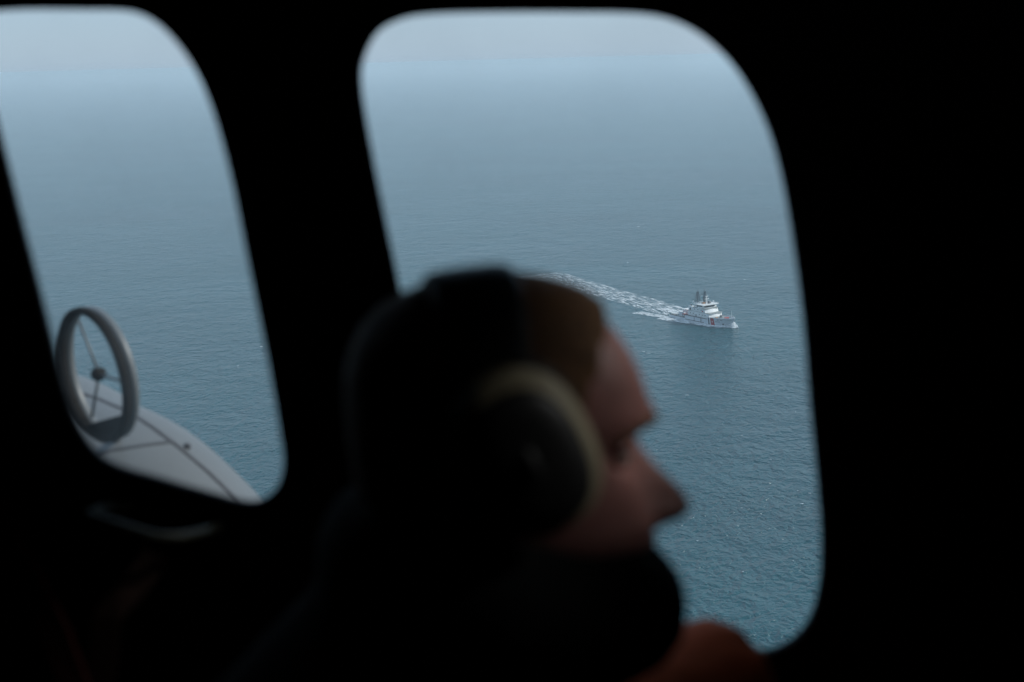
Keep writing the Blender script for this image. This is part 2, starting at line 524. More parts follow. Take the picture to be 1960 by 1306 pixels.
if h_:
    MB().ball(h_[1], 0.009, 12, 8).build('bolt', M['seam'], pod, smooth=True, world=True)
# struts that carry the pod, below the window line
for (x, y) in ((180, 1100), (560, 1300)):
    k = min(range(len(axis)), key=lambda i: (axis[i] - at(x, y, 3.3)).length)
    a = axis[k]
    MB().tube([a, Vector((a.x, WALL_Y + 0.03, H - 1.25))], 0.06, 14).build('pod_strut', M['pod'], aircraft, smooth=True, world=True)

# hoop: short duct, white outside, dark lip and lining, hub on thin spokes
hoop_c = at(190, 716, 3.0)
hoop_n = (CAM_R @ Vector((-0.88, -0.26, 0.80))).normalized()        # axis of the duct
hoop_u = (CAM_R @ Vector((-0.24, 0.96, 0.0))); hoop_u = (hoop_u - hoop_n * hoop_u.dot(hoop_n)).normalized()
hoop_w = hoop_n.cross(hoop_u)
def circ(r, s, n=64):
    return [hoop_c + hoop_n * s + (hoop_u * math.cos(2*math.pi*i/n) + hoop_w * math.sin(2*math.pi*i/n)) * r for i in range(n)]
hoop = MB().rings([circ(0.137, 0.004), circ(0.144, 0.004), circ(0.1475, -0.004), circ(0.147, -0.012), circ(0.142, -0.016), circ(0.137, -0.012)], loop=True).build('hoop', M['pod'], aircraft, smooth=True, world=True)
MB().rings([circ(0.133, 0.012), circ(0.136, 0.022), circ(0.143, 0.026), circ(0.149, 0.021), circ(0.150, 0.010), circ(0.1445, 0.0045), circ(0.135, 0.0045)], loop=True).build('dark_lip', M['ring_dark'], hoop, smooth=True, world=True)
seg = [hoop_c + (hoop_u * math.cos(R(180 + a)) + hoop_w * math.sin(R(180 + a))) * 0.1365 for a in range(-44, 45, 4)]   # dark plate standing in for the shaded lower inside of the ring
MB().prism([p + hoop_n * 0.006 for p in seg], [p + hoop_n * 0.015 for p in seg]).build('foot_shade', M['ring_dark'], hoop, world=True)
MB().tube([hoop_c - hoop_n * 0.012, hoop_c - hoop_n * 0.004, hoop_c + hoop_n * 0.010, hoop_c + hoop_n * 0.016], [0.011, 0.0145, 0.0145, 0.009], 16).build('hub', M['ring_dark'], hoop, smooth=True, world=True)
for a in (12, 132, 252):
    e = hoop_c + (hoop_u * math.cos(R(a)) + hoop_w * math.sin(R(a))) * 0.127
    MB().tube([hoop_c, e], 0.0034, 8).build('spoke', M['pod'], hoop, smooth=True, world=True)
hb0 = hoop_c - hoop_u * 0.143; hbd = (hb0 - Vector((0, 0, H))).normalized()
MB().tube([hb0 + hbd * 0.01, hb0 + hbd * 0.10, hb0 + hbd * 0.30], 0.008, 12).build('bracket', M['pod'], hoop, smooth=True, world=True)

# straps hanging inside, barely lit
def strap(name, pts, wd, m, label):
    rs = []
    pts = [Vector(p) for p in pts]
    for i, p in enumerate(pts):
        t = (pts[min(i+1, len(pts)-1)] - pts[max(i-1, 0)]).normalized()
        s = t.cross(Vector((0, 1, 0))).normalized() * wd
        nn = Vector((0, 0.0015, 0))
        rs.append([p - s - nn, p + s - nn, p + s + nn, p - s + nn])
    o = MB().rings(rs).build(name, m)
    return tag(o, label, 'strap')
strap('strap', [at(-40, 900, 1.312), at(0, 1012, 1.27), at(55, 1110, 1.25), at(110, 1220, 1.22), at(150, 1330, 1.2)], 0.013, M['strap_red'],
      'dark red webbing strap hanging below the forward window')
strap('strap', [at(300, 1060, 1.312), at(275, 1100, 1.28), at(240, 1140, 1.26), at(205, 1180, 1.25), at(190, 1320, 1.24)], 0.013, M['strap_orange'],
      'short dull orange strap below the olive grab handle')

# ================================================================== THE PERSON
HEAD_Y = 0.96
head_c = at(966, 852, HEAD_Y)
yaw, pitch, rollh = R(10), R(1.5), R(0)
HR = Matrix.Rotation(yaw, 3, 'Z') @ Matrix.Rotation(pitch, 3, 'Y') @ Matrix.Rotation(rollh, 3, 'X')
HS = 1.0
def hd(x, y, z): return head_c + HR @ (Vector((x, y, z)) * HS)

person = empty('person', (head_c.x - 0.06, head_c.y, H - 1.5))
tag(person, 'person in headset, orange suit and dark vest looking out through the window', 'person')

front = smooth_curve([(-0.24, 0.012), (-0.20, 0.018), (-0.165, 0.020), (-0.140, 0.030), (-0.128, 0.060), (-0.118, 0.088), (-0.105, 0.099), (-0.095, 0.102), (-0.083, 0.100), (-0.07, 0.104), (-0.058, 0.106), (-0.045, 0.099),
                      (-0.02, 0.090), (0.0, 0.089), (0.014, 0.0955), (0.025, 0.1005), (0.045, 0.0965), (0.065, 0.0875), (0.085, 0.073), (0.100, 0.060), (0.110, 0.040), (0.118, 0.004)])
back = smooth_curve([(-0.24, -0.055), (-0.20, -0.066), (-0.165, -0.070), (-0.13, -0.070), (-0.10, -0.076), (-0.07, -0.086), (-0.04, -0.095), (0.0, -0.102), (0.03, -0.104), (0.06, -0.103),
                     (0.085, -0.091), (0.100, -0.073), (0.110, -0.050), (0.118, -0.004)])
halfw = smooth_curve([(-0.24, 0.052), (-0.20, 0.056), (-0.165, 0.057), (-0.13, 0.055), (-0.118, 0.054), (-0.09, 0.060), (-0.06, 0.067), (-0.03, 0.072), (0.0, 0.075), (0.03, 0.077), (0.06, 0.073),
                      (0.085, 0.060), (0.100, 0.045), (0.110, 0.029), (0.118, 0.003)])
nose_h = smooth_curve([(-0.067, 0.0), (-0.062, 0.003), (-0.061, 0.014), (-0.057, 0.026), (-0.051, 0.0325), (-0.042, 0.0335), (-0.031, 0.028), (-0.012, 0.0145), (0.004, 0.005), (0.016, 0.002), (0.028, 0.0)])
nose_w = smooth_curve([(-0.067, 0.016), (-0.050, 0.0145), (-0.036, 0.0125), (-0.02, 0.0095), (0.0, 0.0085), (0.028, 0.010)])
def g(v, c, s): return math.exp(-((v - c) / s) ** 2)
def head_point(z, th):
    a, bk, w = front(z), back(z), halfw(z)
    c, s = math.cos(th), math.sin(th)
    n_ = 2.25
    r = 1.0 / (abs(c)**n_ + abs(s)**n_) ** (1/n_)
    cx, hx = (a + bk) / 2, (a - bk) / 2
    x = cx + hx * c * r
    y = w * s * r * (1 - 0.10 * max(0.0, c) * (1 if z > -0.13 else 0))
    if c > 0 and z > -0.125:
        f = c
        if -0.067 < z < 0.028:
            x += nose_h(z) * math.exp(-(abs(y) / nose_w(z)) ** 2.4)
            x += 0.007 * g(abs(y), 0.0135, 0.006) * g(z, -0.0505, 0.006)
        x -= 0.0135 * f * g(abs(y), 0.031, 0.017) * g(z, 0.001, 0.0125)
        x += 0.0065 * f * g(z, 0.0205, 0.008) * math.exp(-(abs(y) / 0.048) ** 4)
        x += 0.0045 * f * g(abs(y), 0.043, 0.018) * g(z, -0.026, 0.016)
        x += 0.0045 * g(z, -0.070, 0.0055) * math.exp(-(abs(y) / 0.022) ** 4)
        x += 0.0045 * g(z, -0.082, 0.0055) * math.exp(-(abs(y) / 0.020) ** 4)
        x -= 0.003 * g(z, -0.0758, 0.0022) * math.exp(-(abs(y) / 0.023) ** 4)
        x += 0.005 * g(z, -0.100, 0.012) * math.exp(-(abs(y) / 0.020) ** 2)
    return Vector((x, y, z))

NT = 144
ths = []
for i in range(NT):
    u = 2 * i / NT - 1
    ths.append(math.pi * (0.45 * u + 0.55 * u ** 3))
zs = list(np.linspace(-0.24, -0.13, 16)) + list(np.linspace(-0.127, 0.10, 108)) + [0.104, 0.108, 0.111, 0.1135, 0.1155, 0.117, 0.118]
body = MB()
body.rings([[hd(*head_point(z, t)) for t in ths] for z in zs])
# ears, mostly under the cups
for s in (-1, 1):
    pr = []
    for i in range(9):
        a = R(-110 + i * 32)
        pr.append(hd(-0.012 + 0.014 * math.cos(a), s * (0.074 + 0.006 * math.sin(i)), 0.0 + 0.028 * math.sin(a)))
    body.tube(pr, 0.0045, 8)
HB = Matrix.Rotation(R(12), 3, 'Z')
hip = Vector((head_c.x - 0.20, head_c.y - 0.06, H - 1.02))
def bd(x, y, z): return hip + HB @ Vector((x, y, z))
neck = hd(-0.03, 0, -0.20)
chest = bd(0.07, 0, 0.34)
shL, shR = at(1352, 1348, 1.10), bd(0.08, -0.20, 0.43)
elL, elR = shL + Vector((0.06, 0.08, -0.27)), shR + Vector((0.10, -0.06, -0.26))
wrL, wrR = elL + Vector((0.22, -0.10, -0.06)), elR + Vector((0.20, 0.10, -0.06))
# hands resting on the thighs (below the picture): palm and five bent fingers each
for wr, s in ((wrL, 1), (wrR, -1)):
    fw = Vector((0.95, -0.25 * s, -0.18)).normalized(); sd_ = Vector((0.25 * s, 0.95, 0)).normalized(); dn = Vector((0, 0, -1))
    pc = wr + fw * 0.05
    body.ball(pc, (0.048, 0.040, 0.016), 16, 10)
    body.tube([wr - fw * 0.05, wr, pc], [0.027, 0.026, 0.024], 12)
    for k, (off, ln) in enumerate(((-0.03, 0.062), (-0.01, 0.078), (0.01, 0.082), (0.03, 0.072))):
        q0 = pc + fw * 0.036 + sd_ * off; q1 = q0 + fw * ln * 0.48 + dn * 0.006; q2 = q1 + fw * ln * 0.3 + dn * 0.018; q3 = q2 + fw * ln * 0.16 + dn * 0.018
        body.tube([q0 - fw*0.02, q0, q1, q2, q3], [0.009, 0.0092, 0.0085, 0.0078, 0.006], 10)
    t0 = pc - fw * 0.02 - sd_ * 0.034 * s
    body.tube([t0, t0 + (fw * 0.7 - sd_ * s * 0.7) * 0.032, t0 + (fw * 0.9 - sd_ * s * 0.5) * 0.055 + dn * 0.006, t0 + fw * 0.075 - sd_ * s * 0.034 + dn * 0.012], [0.012, 0.011, 0.0095, 0.007], 10)
# bodily core inside the clothes so that head, trunk and arms are one figure
body.tube([neck + Vector((0, 0, 0.02)), neck - Vector((0.02, 0, 0.05)), chest, bd(0, 0, 0.1)], [0.05, 0.07, 0.10, 0.10], 16)
for sh, el, wr in ((shL, elL, wrL), (shR, elR, wrR)):
    body.tube([chest + Vector((0, 0, 0.03)), sh, el, wr], [0.05, 0.048, 0.036, 0.027], 12)
body_o = body.build('body', M['skin'], person, smooth=True, world=True)

# eyes, brows, lips
for s in (-1, 1):
    e = MB().ball(hd(0.0705, s * 0.031, 0.0), 0.0118, 16, 12).build('eye', M['eye'], person, smooth=True, world=True)
    MB().ball(hd(0.0790, s * 0.031, -0.001), 0.0050, 12, 8).build('iris', M['iris'], e, smooth=True, world=True)
    for lo_, hi_ in ((0.06, 0.47), (0.60, 0.94)):       # upper and lower lid
        rl = []
        for i in range(7):
            a = math.pi * (lo_ + (hi_ - lo_) * i / 6)
            rl.append([hd(0.0705 + 0.0128*math.sin(a)*math.cos(2*math.pi*j/20), s*0.031 + 0.0132*math.sin(a)*math.sin(2*math.pi*j/20), 0.0128*math.cos(a)) for j in range(20)])
        MB().rings(rl).build('eyelid', M['skin'], person, smooth=True, world=True)
    rs = []
    for i in range(9):
        y = s * (0.012 + 0.042 * i / 8)
        z = 0.017 + 0.006 * math.sin(math.pi * min(1, i / 8 * 1.15)) - 0.003 * (i / 8) ** 2
        best = min(ths, key=lambda t: abs(head_point(z, t).y - y) + (10 if math.cos(t) < 0 else 0))
        p = head_point(z, best); k = 0.0042 * (1 - 0.6 * i / 8)
        rs.append([hd(p.x + 0.0032, y, z + k), hd(p.x + 0.0036, y, z - k), hd(p.x - 0.004, y, z - k), hd(p.x - 0.004, y, z + k)])
    MB().rings(rs).build('eyebrow', M['hair'], person, smooth=True, world=True)
for zc, th_ in ((-0.0715, 0.0036), (-0.0805, 0.0042)):
    rs = []
    for i in range(13):
        y = -0.023 + 0.046 * i / 12
        k = th_ * (1 - (abs(y) / 0.0235) ** 2) + 0.0004
        best = min(ths, key=lambda t: abs(head_point(zc, t).y - y) + (10 if math.cos(t) < 0 else 0))
        x = head_point(zc, best).x
        rs.append([hd(x + 0.0012, y, zc + k * 0.6), hd(x + 0.0022, y, zc), hd(x + 0.0010, y, zc - k * 0.6), hd(x - 0.005, y, zc - k * 0.6), hd(x - 0.005, y, zc + k * 0.6)])
    MB().rings(rs).build('lip', M['lip'], person, smooth=True, world=True)

# cropped hair: a thin cap over the scalp, thinning to nothing at the hairline
hairz = list(np.linspace(-0.075, 0.10, 70)) + [0.104, 0.108, 0.111, 0.1135, 0.1155, 0.117, 0.118]
def hair_lift(z, t):
    a = abs(t)
    # lowest height at which hair grows, from forehead round to the nape
    line = interp(a, [(0, 0.083), (0.35, 0.081), (0.75, 0.070), (1.05, 0.046), (1.25, 0.015), (1.5, -0.01), (1.9, -0.030), (2.4, -0.062), (3.2, -0.072)])
    line += 0.003 * mnoise.noise(Vector((math.cos(t) * 9, math.sin(t) * 9, 2.0)))
    f = min(1.0, max(0.0, (z - line) / 0.016))
    return -0.004 + 0.0095 * f
hb = MB(); rs = []
for z in hairz:
    ring = []
    for t in ths:
        p = head_point(z, t)
        c = Vector((-0.005, 0, 0.02)); d = (p - c).normalized()
        k = hair_lift(z, t) + 0.0012 * mnoise.noise(p * 120)
        ring.append(hd(*(p + d * k)))
    rs.append(ring)
hb.rings(rs)
hb.build('hair', M['hair'], person, smooth=True, world=True)

# clothing: remeshed solids make one puffy skin each
def remeshed(mb, name, m, parent, vox, smooth_it=6):
    o = mb.build(name, m, parent, world=True)
    r = o.modifiers.new('remesh', 'REMESH'); r.mode = 'VOXEL'; r.voxel_size = vox; r.use_smooth_shade = True
    s = o.modifiers.new('smooth', 'SMOOTH'); s.iterations = smooth_it; s.factor = 0.6
    return o
su = MB()
def oval(c, rx, ry, n=28):
    return [c + HB @ Vector((rx * math.cos(2*math.pi*j/n), ry * math.sin(2*math.pi*j/n), 0)) for j in range(n)]
su.rings([oval(bd(0, 0, -0.05), 0.12, 0.17), oval(bd(0, 0, 0.05), 0.135, 0.175), oval(bd(0.02, 0, 0.18), 0.125, 0.165), oval(bd(0.05, 0, 0.32), 0.125, 0.18),
          oval(bd(0.07, 0, 0.42), 0.11, 0.17), oval(bd(0.09, 0, 0.48), 0.085, 0.11), oval(bd(0.11, 0, 0.53), 0.07, 0.075)])
for sh, el, wr in ((shL, elL, wrL), (shR, elR, wrR)):
    su.tube([chest + Vector((0, 0, 0.02)), (chest + sh) / 2 + Vector((0, 0, 0.03)), sh, sh * 0.5 + el * 0.5, el, el * 0.4 + wr * 0.6, wr], [0.09, 0.088, 0.078, 0.064, 0.055, 0.046, 0.040], 16)
for s in (-1, 1):
    kn = bd(0.46, s * 0.13, 0.02); an = bd(0.44, s * 0.13, -0.40)
    su.tube([bd(0, s * 0.09, -0.02), bd(0.2, s * 0.11, 0.01), kn, kn + Vector((0.02, 0, -0.06)), (kn + an) / 2, an], [0.105, 0.095, 0.075, 0.070, 0.062, 0.05], 16)
remeshed(su, 'flight_suit', M['suit_orange'], person, 0.014)
for s in (-1, 1):
    an = bd(0.44, s * 0.13, -0.40)
    MB().tube([an + Vector((0, 0, 0.06)), an - Vector((0, 0, 0.02)), an + Vector((0.03, 0, -0.05)), an + Vector((0.11, 0.01, -0.055)), an + Vector((0.17, 0.01, -0.062))], [0.058, 0.055, 0.048, 0.042, 0.028], 14).build('boot', M['boot'], person, smooth=True, world=True)

vs_ = MB()
# puffy collar round the neck, standing up to the jaw and sinking towards the chest
cc = hd(-0.003, 0, -0.088)
ring_pts, ring_r = [], []
for i in range(40):
    a = 2 * math.pi * i / 40
    f_ = math.cos(a)
    ring_pts.append(cc + HR @ Vector((0.088 * f_ + 0.002, 0.084 * math.sin(a), -0.022 * f_ - 0.006)))
    ring_r.append(0.046 - 0.002 * f_ + 0.007 * mnoise.noise(Vector((3 * f_, 3 * math.sin(a), 1.7))))
vs_.tube(ring_pts, ring_r, 16, loop=True)
vs_.rings([oval(bd(0.03, -0.02, 0.06), 0.16, 0.19), oval(bd(0.04, -0.02, 0.2), 0.155, 0.185), oval(bd(0.06, -0.03, 0.34), 0.15, 0.185), oval(bd(0.08, -0.03, 0.43), 0.125, 0.16), oval(bd(0.10, -0.02, 0.50), 0.10, 0.12), oval(bd(0.11, 0, 0.55), 0.085, 0.09)])
vs_.tube([bd(0.07, -0.06, 0.42), shR + Vector((0, 0, 0.02)), shR + Vector((0.02, -0.03, -0.08))], [0.10, 0.092, 0.085], 16)
vs_.tube([cc, cc + Vector((-0.03, 0, -0.08)), bd(0.05, 0, 0.44), bd(0.03, 0, 0.30)], [0.085, 0.125, 0.165, 0.17], 20)
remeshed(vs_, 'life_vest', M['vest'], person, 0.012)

# headset
hs = empty('headset', hd(0, 0, 0.13))
tag(hs, 'black headset with olive ear cups worn on the cropped head', 'headset')
HT = Matrix.Rotation(R(-6), 3, 'Y')              # the band lies back from the cups
def hp_(x, y, z): return hd(*(HT @ Vector((x, y, z)) + Vector((-0.012, 0, 0.0))))
def band(wd, r_in, r_out, a0, a1, name, m, bev, n=36, dx=0.0):
    rs = []
    for i in range(n + 1):
        a = R(a0 + (a1 - a0) * i / n)
        def pt(r, x):
            cz = 0.012
            return hp_(x + dx, r[0] * math.cos(a), cz + r[1] * math.sin(a))
        k = wd * (0.7 + 0.3 * math.sin(a)); ring = []
        for q in range(16):
            b_ = 2 * math.pi * q / 16; e_ = 0.5 + 0.5 * math.sin(b_)
            cb = math.cos(b_); cb = math.copysign(abs(cb) ** 0.7, cb)
            ring.append(pt((r_in[0] * (1 - e_) + r_out[0] * e_, r_in[1] * (1 - e_) + r_out[1] * e_), k * cb))
        rs.append(ring)
    return MB().rings(rs).build(name, m, hs, smooth=True, world=True)
band(0.029, (0.0815, 0.108), (0.0890, 0.1150), 2, 178, 'headband', M['headset_black'], 0)
band(0.031, (0.0800, 0.1060), (0.0870, 0.1135), 48, 132, 'head_cushion', M['headset_black'], 0, dx=0.0)
for s in (-1, 1):
    def cup_ring(yo, rx, rz, n=40, cz=0.022, cx=0.008):
        pts = []
        for j in range(n):
            a = 2 * math.pi * j / n
            e = 2.5
            c, q = math.cos(a), math.sin(a)
            r = 1 / (abs(c)**e + abs(q)**e) ** (1/e)
            u_, w_ = rx * c * r * 0.94, rz * q * r * 0.93
            pts.append(hp_(cx + u_ * math.cos(R(20)) - w_ * math.sin(R(20)), s * yo, cz + u_ * -math.sin(R(-20)) + w_ * math.cos(R(20))))
        return pts
    cup = MB().rings([cup_ring(0.090, 0.040, 0.052), cup_ring(0.092, 0.0455, 0.0575), cup_ring(0.103, 0.047, 0.059), cup_ring(0.112, 0.0465, 0.0585), cup_ring(0.120, 0.043, 0.055), cup_ring(0.1235, 0.038, 0.050), cup_ring(0.1240, 0.030, 0.042), cup_ring(0.1240, 0.010, 0.014)]).build('ear_cup', M['headset_olive'], hs, smooth=True, world=True)
    MB().rings([cup_ring(0.1225, 0.0375, 0.0495), cup_ring(0.1265, 0.0370, 0.0490), cup_ring(0.1310, 0.032, 0.044), cup_ring(0.1335, 0.022, 0.032), cup_ring(0.1345, 0.008, 0.012)]).build('cup_face_shade', M['headset_black'], cup, smooth=True, world=True)  # black cap imitates shade on the face of the olive cup
    MB().rings([cup_ring(0.073, 0.036, 0.047), cup_ring(0.071, 0.043, 0.054), cup_ring(0.078, 0.050, 0.061), cup_ring(0.086, 0.050, 0.061), cup_ring(0.0895, 0.044, 0.055)]).build('ear_cushion', M['headset_black'], cup, smooth=True, world=True)
    MB().tube([hp_(0, s * 0.092, 0.035), hp_(0, s * 0.112, 0.045), hp_(0.004, s * 0.129, 0.035), hp_(0.010, s * 0.137, 0.014)], [0.006, 0.006, 0.005, 0.005], 10).build('yoke', M['headset_black'], hs, smooth=True, world=True)

# seat that carries the person
seat = empty('seat', (hip.x, hip.y, H - 1.5))
tag(seat, 'dark fabric cabin seat under the person', 'seat')
sx = Matrix.Translation(hip) @ HB.to_4x4()
def seat_box(x0, x1, y0, y1, z0, z1, name, bev):
    mb = MB().box(x0, x1, y0, y1, z0, z1); mb.v = [sx @ p for p in mb.v]
    return mb.build(name, M['seat'], seat, world=True, bevel=bev, seg=3)
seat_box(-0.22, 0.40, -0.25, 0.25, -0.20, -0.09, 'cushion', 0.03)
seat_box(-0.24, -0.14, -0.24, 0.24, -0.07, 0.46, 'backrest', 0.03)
for x in (-0.18, 0.34):
    for y in (-0.20, 0.20):
        seat_box(x - 0.015, x + 0.015, y - 0.015, y + 0.015, -0.478, -0.201, 'leg', 0)

# ================================================================== THE SHIP
bow_w, stern_w = on_sea(1399, 627), on_sea(1295, 605.5)
hdg = (bow_w - stern_w); hdg.z = 0
SHIP_L = 61.0
SC = hdg.length / 57.0
ship_dir = hdg.normalized()
ang = math.atan2(ship_dir.y, ship_dir.x)
SR = Matrix.Rotation(ang, 3, 'Z')
ship = empty('ship', stern_w + (SR @ Vector((0, 0, 0))), SR)
print('SHIP scale', SC, 'heading', math.degrees(ang), 'dist', stern_w.length)
ship.scale = (SC, SC, SC * 0.88)
tag(ship, 'white patrol ship with red hull stripe and dark twin masts', 'ship')
def part(mb, name, m, parent=None, **k):
    return mb.build(name, m, parent or ship, **k)

def half_beam(x, top):
    if top: return interp(x, [(0, 6.3), (6, 6.8), (20, 7), (40, 7.0), (46, 6.6), (51, 5.6), (55, 4.2), (58.5, 2.3), (61, 0.25)])
    return interp(x, [(0, 5.6), (6, 6.5), (20, 6.9), (38, 6.7), (44, 5.6), (49, 3.9), (53, 2.2), (56.5, 0.5), (57, 0.12)])
def top_z(x):
    return 0
stations = [(0, 2.7), (3, 2.7), (8, 2.7), (13, 2.7), (16.9, 2.7), (17.6, 5.0), (24, 5.0), (32, 5.0), (40.4, 5.0), (41.2, 6.5), (45, 6.6), (49, 6.8), (53, 7.0), (56.5, 7.3), (59, 7.5), (61, 7.7)]
rs = []
for x, zt in stations:
    t = min(1.0, x / 61)
    def hb_(z):
        f = max(0.0, min(1.0, z / 7.2)) ** 0.8
        return half_beam(x * 57 / 61 if False else min(x, 57), False) * (1 - f) + half_beam(x, True) * f
    # stem rake: lower points sit further aft near the bow
    def xr(z): return x - max(0.0, (x - 50) / 11) ** 1.3 * 4.0 * (1 - max(0, z) / 7.7)
    zsx = [-1.5, 0.0, zt * 0.4, zt * 0.75, zt]
    ring = [Vector((xr(z), -hb_(z), z)) for z in zsx] + [Vector((xr(z), hb_(z), z)) for z in reversed(zsx)]
    rs.append(ring)
hull_mb = MB(); nst = len(rs[0])
vsx = [p for r_ in rs for p in r_]
fsx = []
for i in range(len(rs) - 1):
    for j in range(nst):
        if j == 4: continue                       # open top; the decks close it below the bulwark
        k = (j + 1) % nst
        fsx.append((i*nst + j, i*nst + k, (i+1)*nst + k, (i+1)*nst + j))
fsx.append(tuple(range(nst))); 
hull_mb.add(vsx, fsx)
hull = part(hull_mb, 'hull', M['hull'])
sol = hull.modifiers.new('plate', 'SOLIDIFY'); sol.thickness = 0.18; sol.offset = -1

def deck(x0, x1, z, name, inset=0.22):
    n_ = 10
    L_ = [Vector((x0 + (x1-x0)*i/n_, -max(0.1, half_beam(x0 + (x1-x0)*i/n_, True) * (0.86 + 0.14 * min(1, z / 7)) - inset), z)) for i in range(n_ + 1)]
    ring = L_ + [Vector((p.x, -p.y, p.z)) for p in reversed(L_)]
    return part(MB().prism(ring, [p + Vector((0, 0, 0.12)) for p in ring]), name, M['deck'])
deck(0.3, 16.9, 1.8, 'aft_deck'); deck(16.9, 41.0, 4.3, 'main_deck'); deck(41.0, 59.5, 6.0, 'foredeck')

def side_strip(x0, x1, z, hgt, name, m, out=0.12, side=-1, n_=10, parent=None):
    """rubbing strip that follows the hull's side"""
    rs = []
    for i in range(n_ + 1):
        x = x0 + (x1 - x0) * i / n_
        f = max(0, min(1, z / 7.2)) ** 0.8
        y = half_beam(min(x, 57), False) * (1 - f) + half_beam(x, True) * f
        rs.append([Vector((x, side * (y - 0.1), z)), Vector((x, side * (y + out), z)), Vector((x, side * (y + out), z + hgt)), Vector((x, side * (y - 0.1), z + hgt))])
    return part(MB().rings(rs), name, m, parent or hull)
def side_panel(x0, x1, z0, z1, name, m, out=0.06, side=-1, parent=None):
    rs = []
    for i in range(7):
        x = x0 + (x1 - x0) * i / 6
        cor = []
        for (z, o_) in ((z0, -0.15), (z0, out), (0.5*(z0+z1), out), (z1, out), (z1, -0.15)):
            f = max(0, min(1, z / 7.2)) ** 0.8
            y = half_beam(min(x, 57), False) * (1 - f) + half_beam(x, True) * f
            cor.append(Vector((x, side * (y + o_), z)))
        rs.append(cor)
    return part(MB().rings(rs), name, m, parent or hull)
for sd1 in (-1, 1):
    side_strip(0, 17.2, 2.45, 0.42, 'rubbing_strake', M['black'], 0.16, sd1)
    side_strip(17.6, 40.5, 4.72, 0.42, 'rubbing_strake', M['black'], 0.16, sd1)
    side_strip(17.6, 37.0, 1.35, 0.34, 'rubbing_strake', M['black'], 0.16, sd1)
    for x in (27.0, 34.0):
        side_panel(x, x + 0.36, 1.7, 4.72, 'fender', M['black'], 0.14, sd1)
    side_panel(41.3, 42.2, 0.2, 6.3, 'dark_hull_stripe', M['mast'], 0.05, sd1)
    rst = side_panel(43.4, 46.4, 0.5, 6.25, 'red_hull_stripe', M['red'], 0.05, sd1)
    side_panel(44.7, 45.1, 2.9, 4.1, 'emblem', M['white'], 0.09, sd1, parent=hull)
    side_panel(52.4, 53.3, 1.9, 2.7, 'anchor_recess', M['black'], 0.08, sd1)
    for k, x in enumerate((48.9, 51.6)):
        side_panel(x, x + 1.3, 5.2, 5.5, 'mooring_port', M['black'], 0.05, sd1)

# pennant number on the bow, letters as thin plates
def lettering(txt, x0, z0, size, side):
    cu = bpy.data.curves.new('pennant_number', 'FONT'); cu.body = txt; cu.size = size; cu.extrude = 0.02
    tmp = bpy.data.objects.new('tmp', cu); col.objects.link(tmp)
    dg = bpy.context.evaluated_depsgraph_get(); dg.update()
    me = bpy.data.meshes.new_from_object(tmp.evaluated_get(dg)); bpy.data.objects.remove(tmp)
    for v in me.vertices:
        x = x0 + v.co.x * 1.15; z = z0 + v.co.y
        f = max(0, min(1, z / 7.2)) ** 0.8
        y = half_beam(min(x, 57), False) * (1 - f) + half_beam(x, True) * f
        v.co = Vector((x, side * (y + 0.10 + v.co.z), z))
    me.name = 'pennant_number'; me.materials.clear(); me.materials.append(M['navy'])
    o = bpy.data.objects.new('pennant_number', me); col.objects.link(o); o.parent = hull
lettering('P111', 47.6, 3.3, 1.5, -1)

def tier(x0, x1, hb0, z0, z1, name, m, rake=0.8, bowed=0.9, chamf=1.0):
    """deckhouse with a bowed, raked front"""
    def ring(z, k):
        pts = [Vector((x0, -hb0, z)), Vector((x1 - chamf - k, -hb0, z))]
        for i in range(7):
            a = -1 + 2 * i / 6
            pts.append(Vector((x1 - k - bowed * a * a, a * (hb0 - 0.6 * chamf), z)))
        pts += [Vector((x1 - chamf - k, hb0, z)), Vector((x0, hb0, z))]
        return pts
    return part(MB().prism(ring(z0, 0), ring(z1, rake)), name, m)
low = tier(19.5, 43.0, 5.9, 4.42, 8.9, 'deckhouse', M['white'], 1.2)
part(MB().box(19.3, 42.4, -6.1, 6.1, 8.902, 9.1), 'deckhouse_roof', M['deck'], low)
mid = tier(24.0, 38.6, 6.0, 9.102, 12.0, 'upper_deckhouse', M['white'], 1.0)
part(MB().box(23.8, 37.8, -6.2, 6.2, 12.002, 12.2), 'deckhouse_roof', M['deck'], mid)
bridge = tier(27.5, 35.6, 5.6, 12.202, 14.7, 'bridge', M['white'], -0.3, 0.8)
def window_row(x1, hb0, z0, z1, n_, bowed, chamf, parent, back):
    for i in range(n_):
        a0, a1 = -0.94 + 1.88 * i / n_ + 0.02, -0.94 + 1.88 * (i + 1) / n_ - 0.02
        def P(a, z, o_): return Vector((x1 - bowed * a * a + o_, a * (hb0 - 0.6 * chamf), z))
        part(MB().prism([P(a0, z0, -0.1), P(a1, z0, -0.1), P(a1, z1, 0.0), P(a0, z1, 0.0)], [P(a0, z0, 0.26), P(a1, z0, 0.26), P(a1, z1, 0.36), P(a0, z1, 0.36)]), 'bridge_window', M['glass'], parent)
    for s in (-1, 1):
        for k in range(4):
            xx = back + k * 1.5
            part(MB().box(xx, xx + 1.2, s * hb0 - 0.06, s * hb0 + 0.06, z0, z1), 'bridge_window', M['glass'], parent)
window_row(35.62, 5.6, 12.95, 14.05, 9, 0.8, 1.0, bridge, 28.2)
part(MB().box(27.0, 36.9, -6.9, 6.9, 14.702, 15.0), 'bridge_roof', M['white'], bridge)
for s in (-1, 1):
    part(MB().box(31.0, 34.5, min(s*5.61, s*7.1), max(s*5.61, s*7.1), 12.21, 13.3), 'bridge_wing', M['white'], bridge)
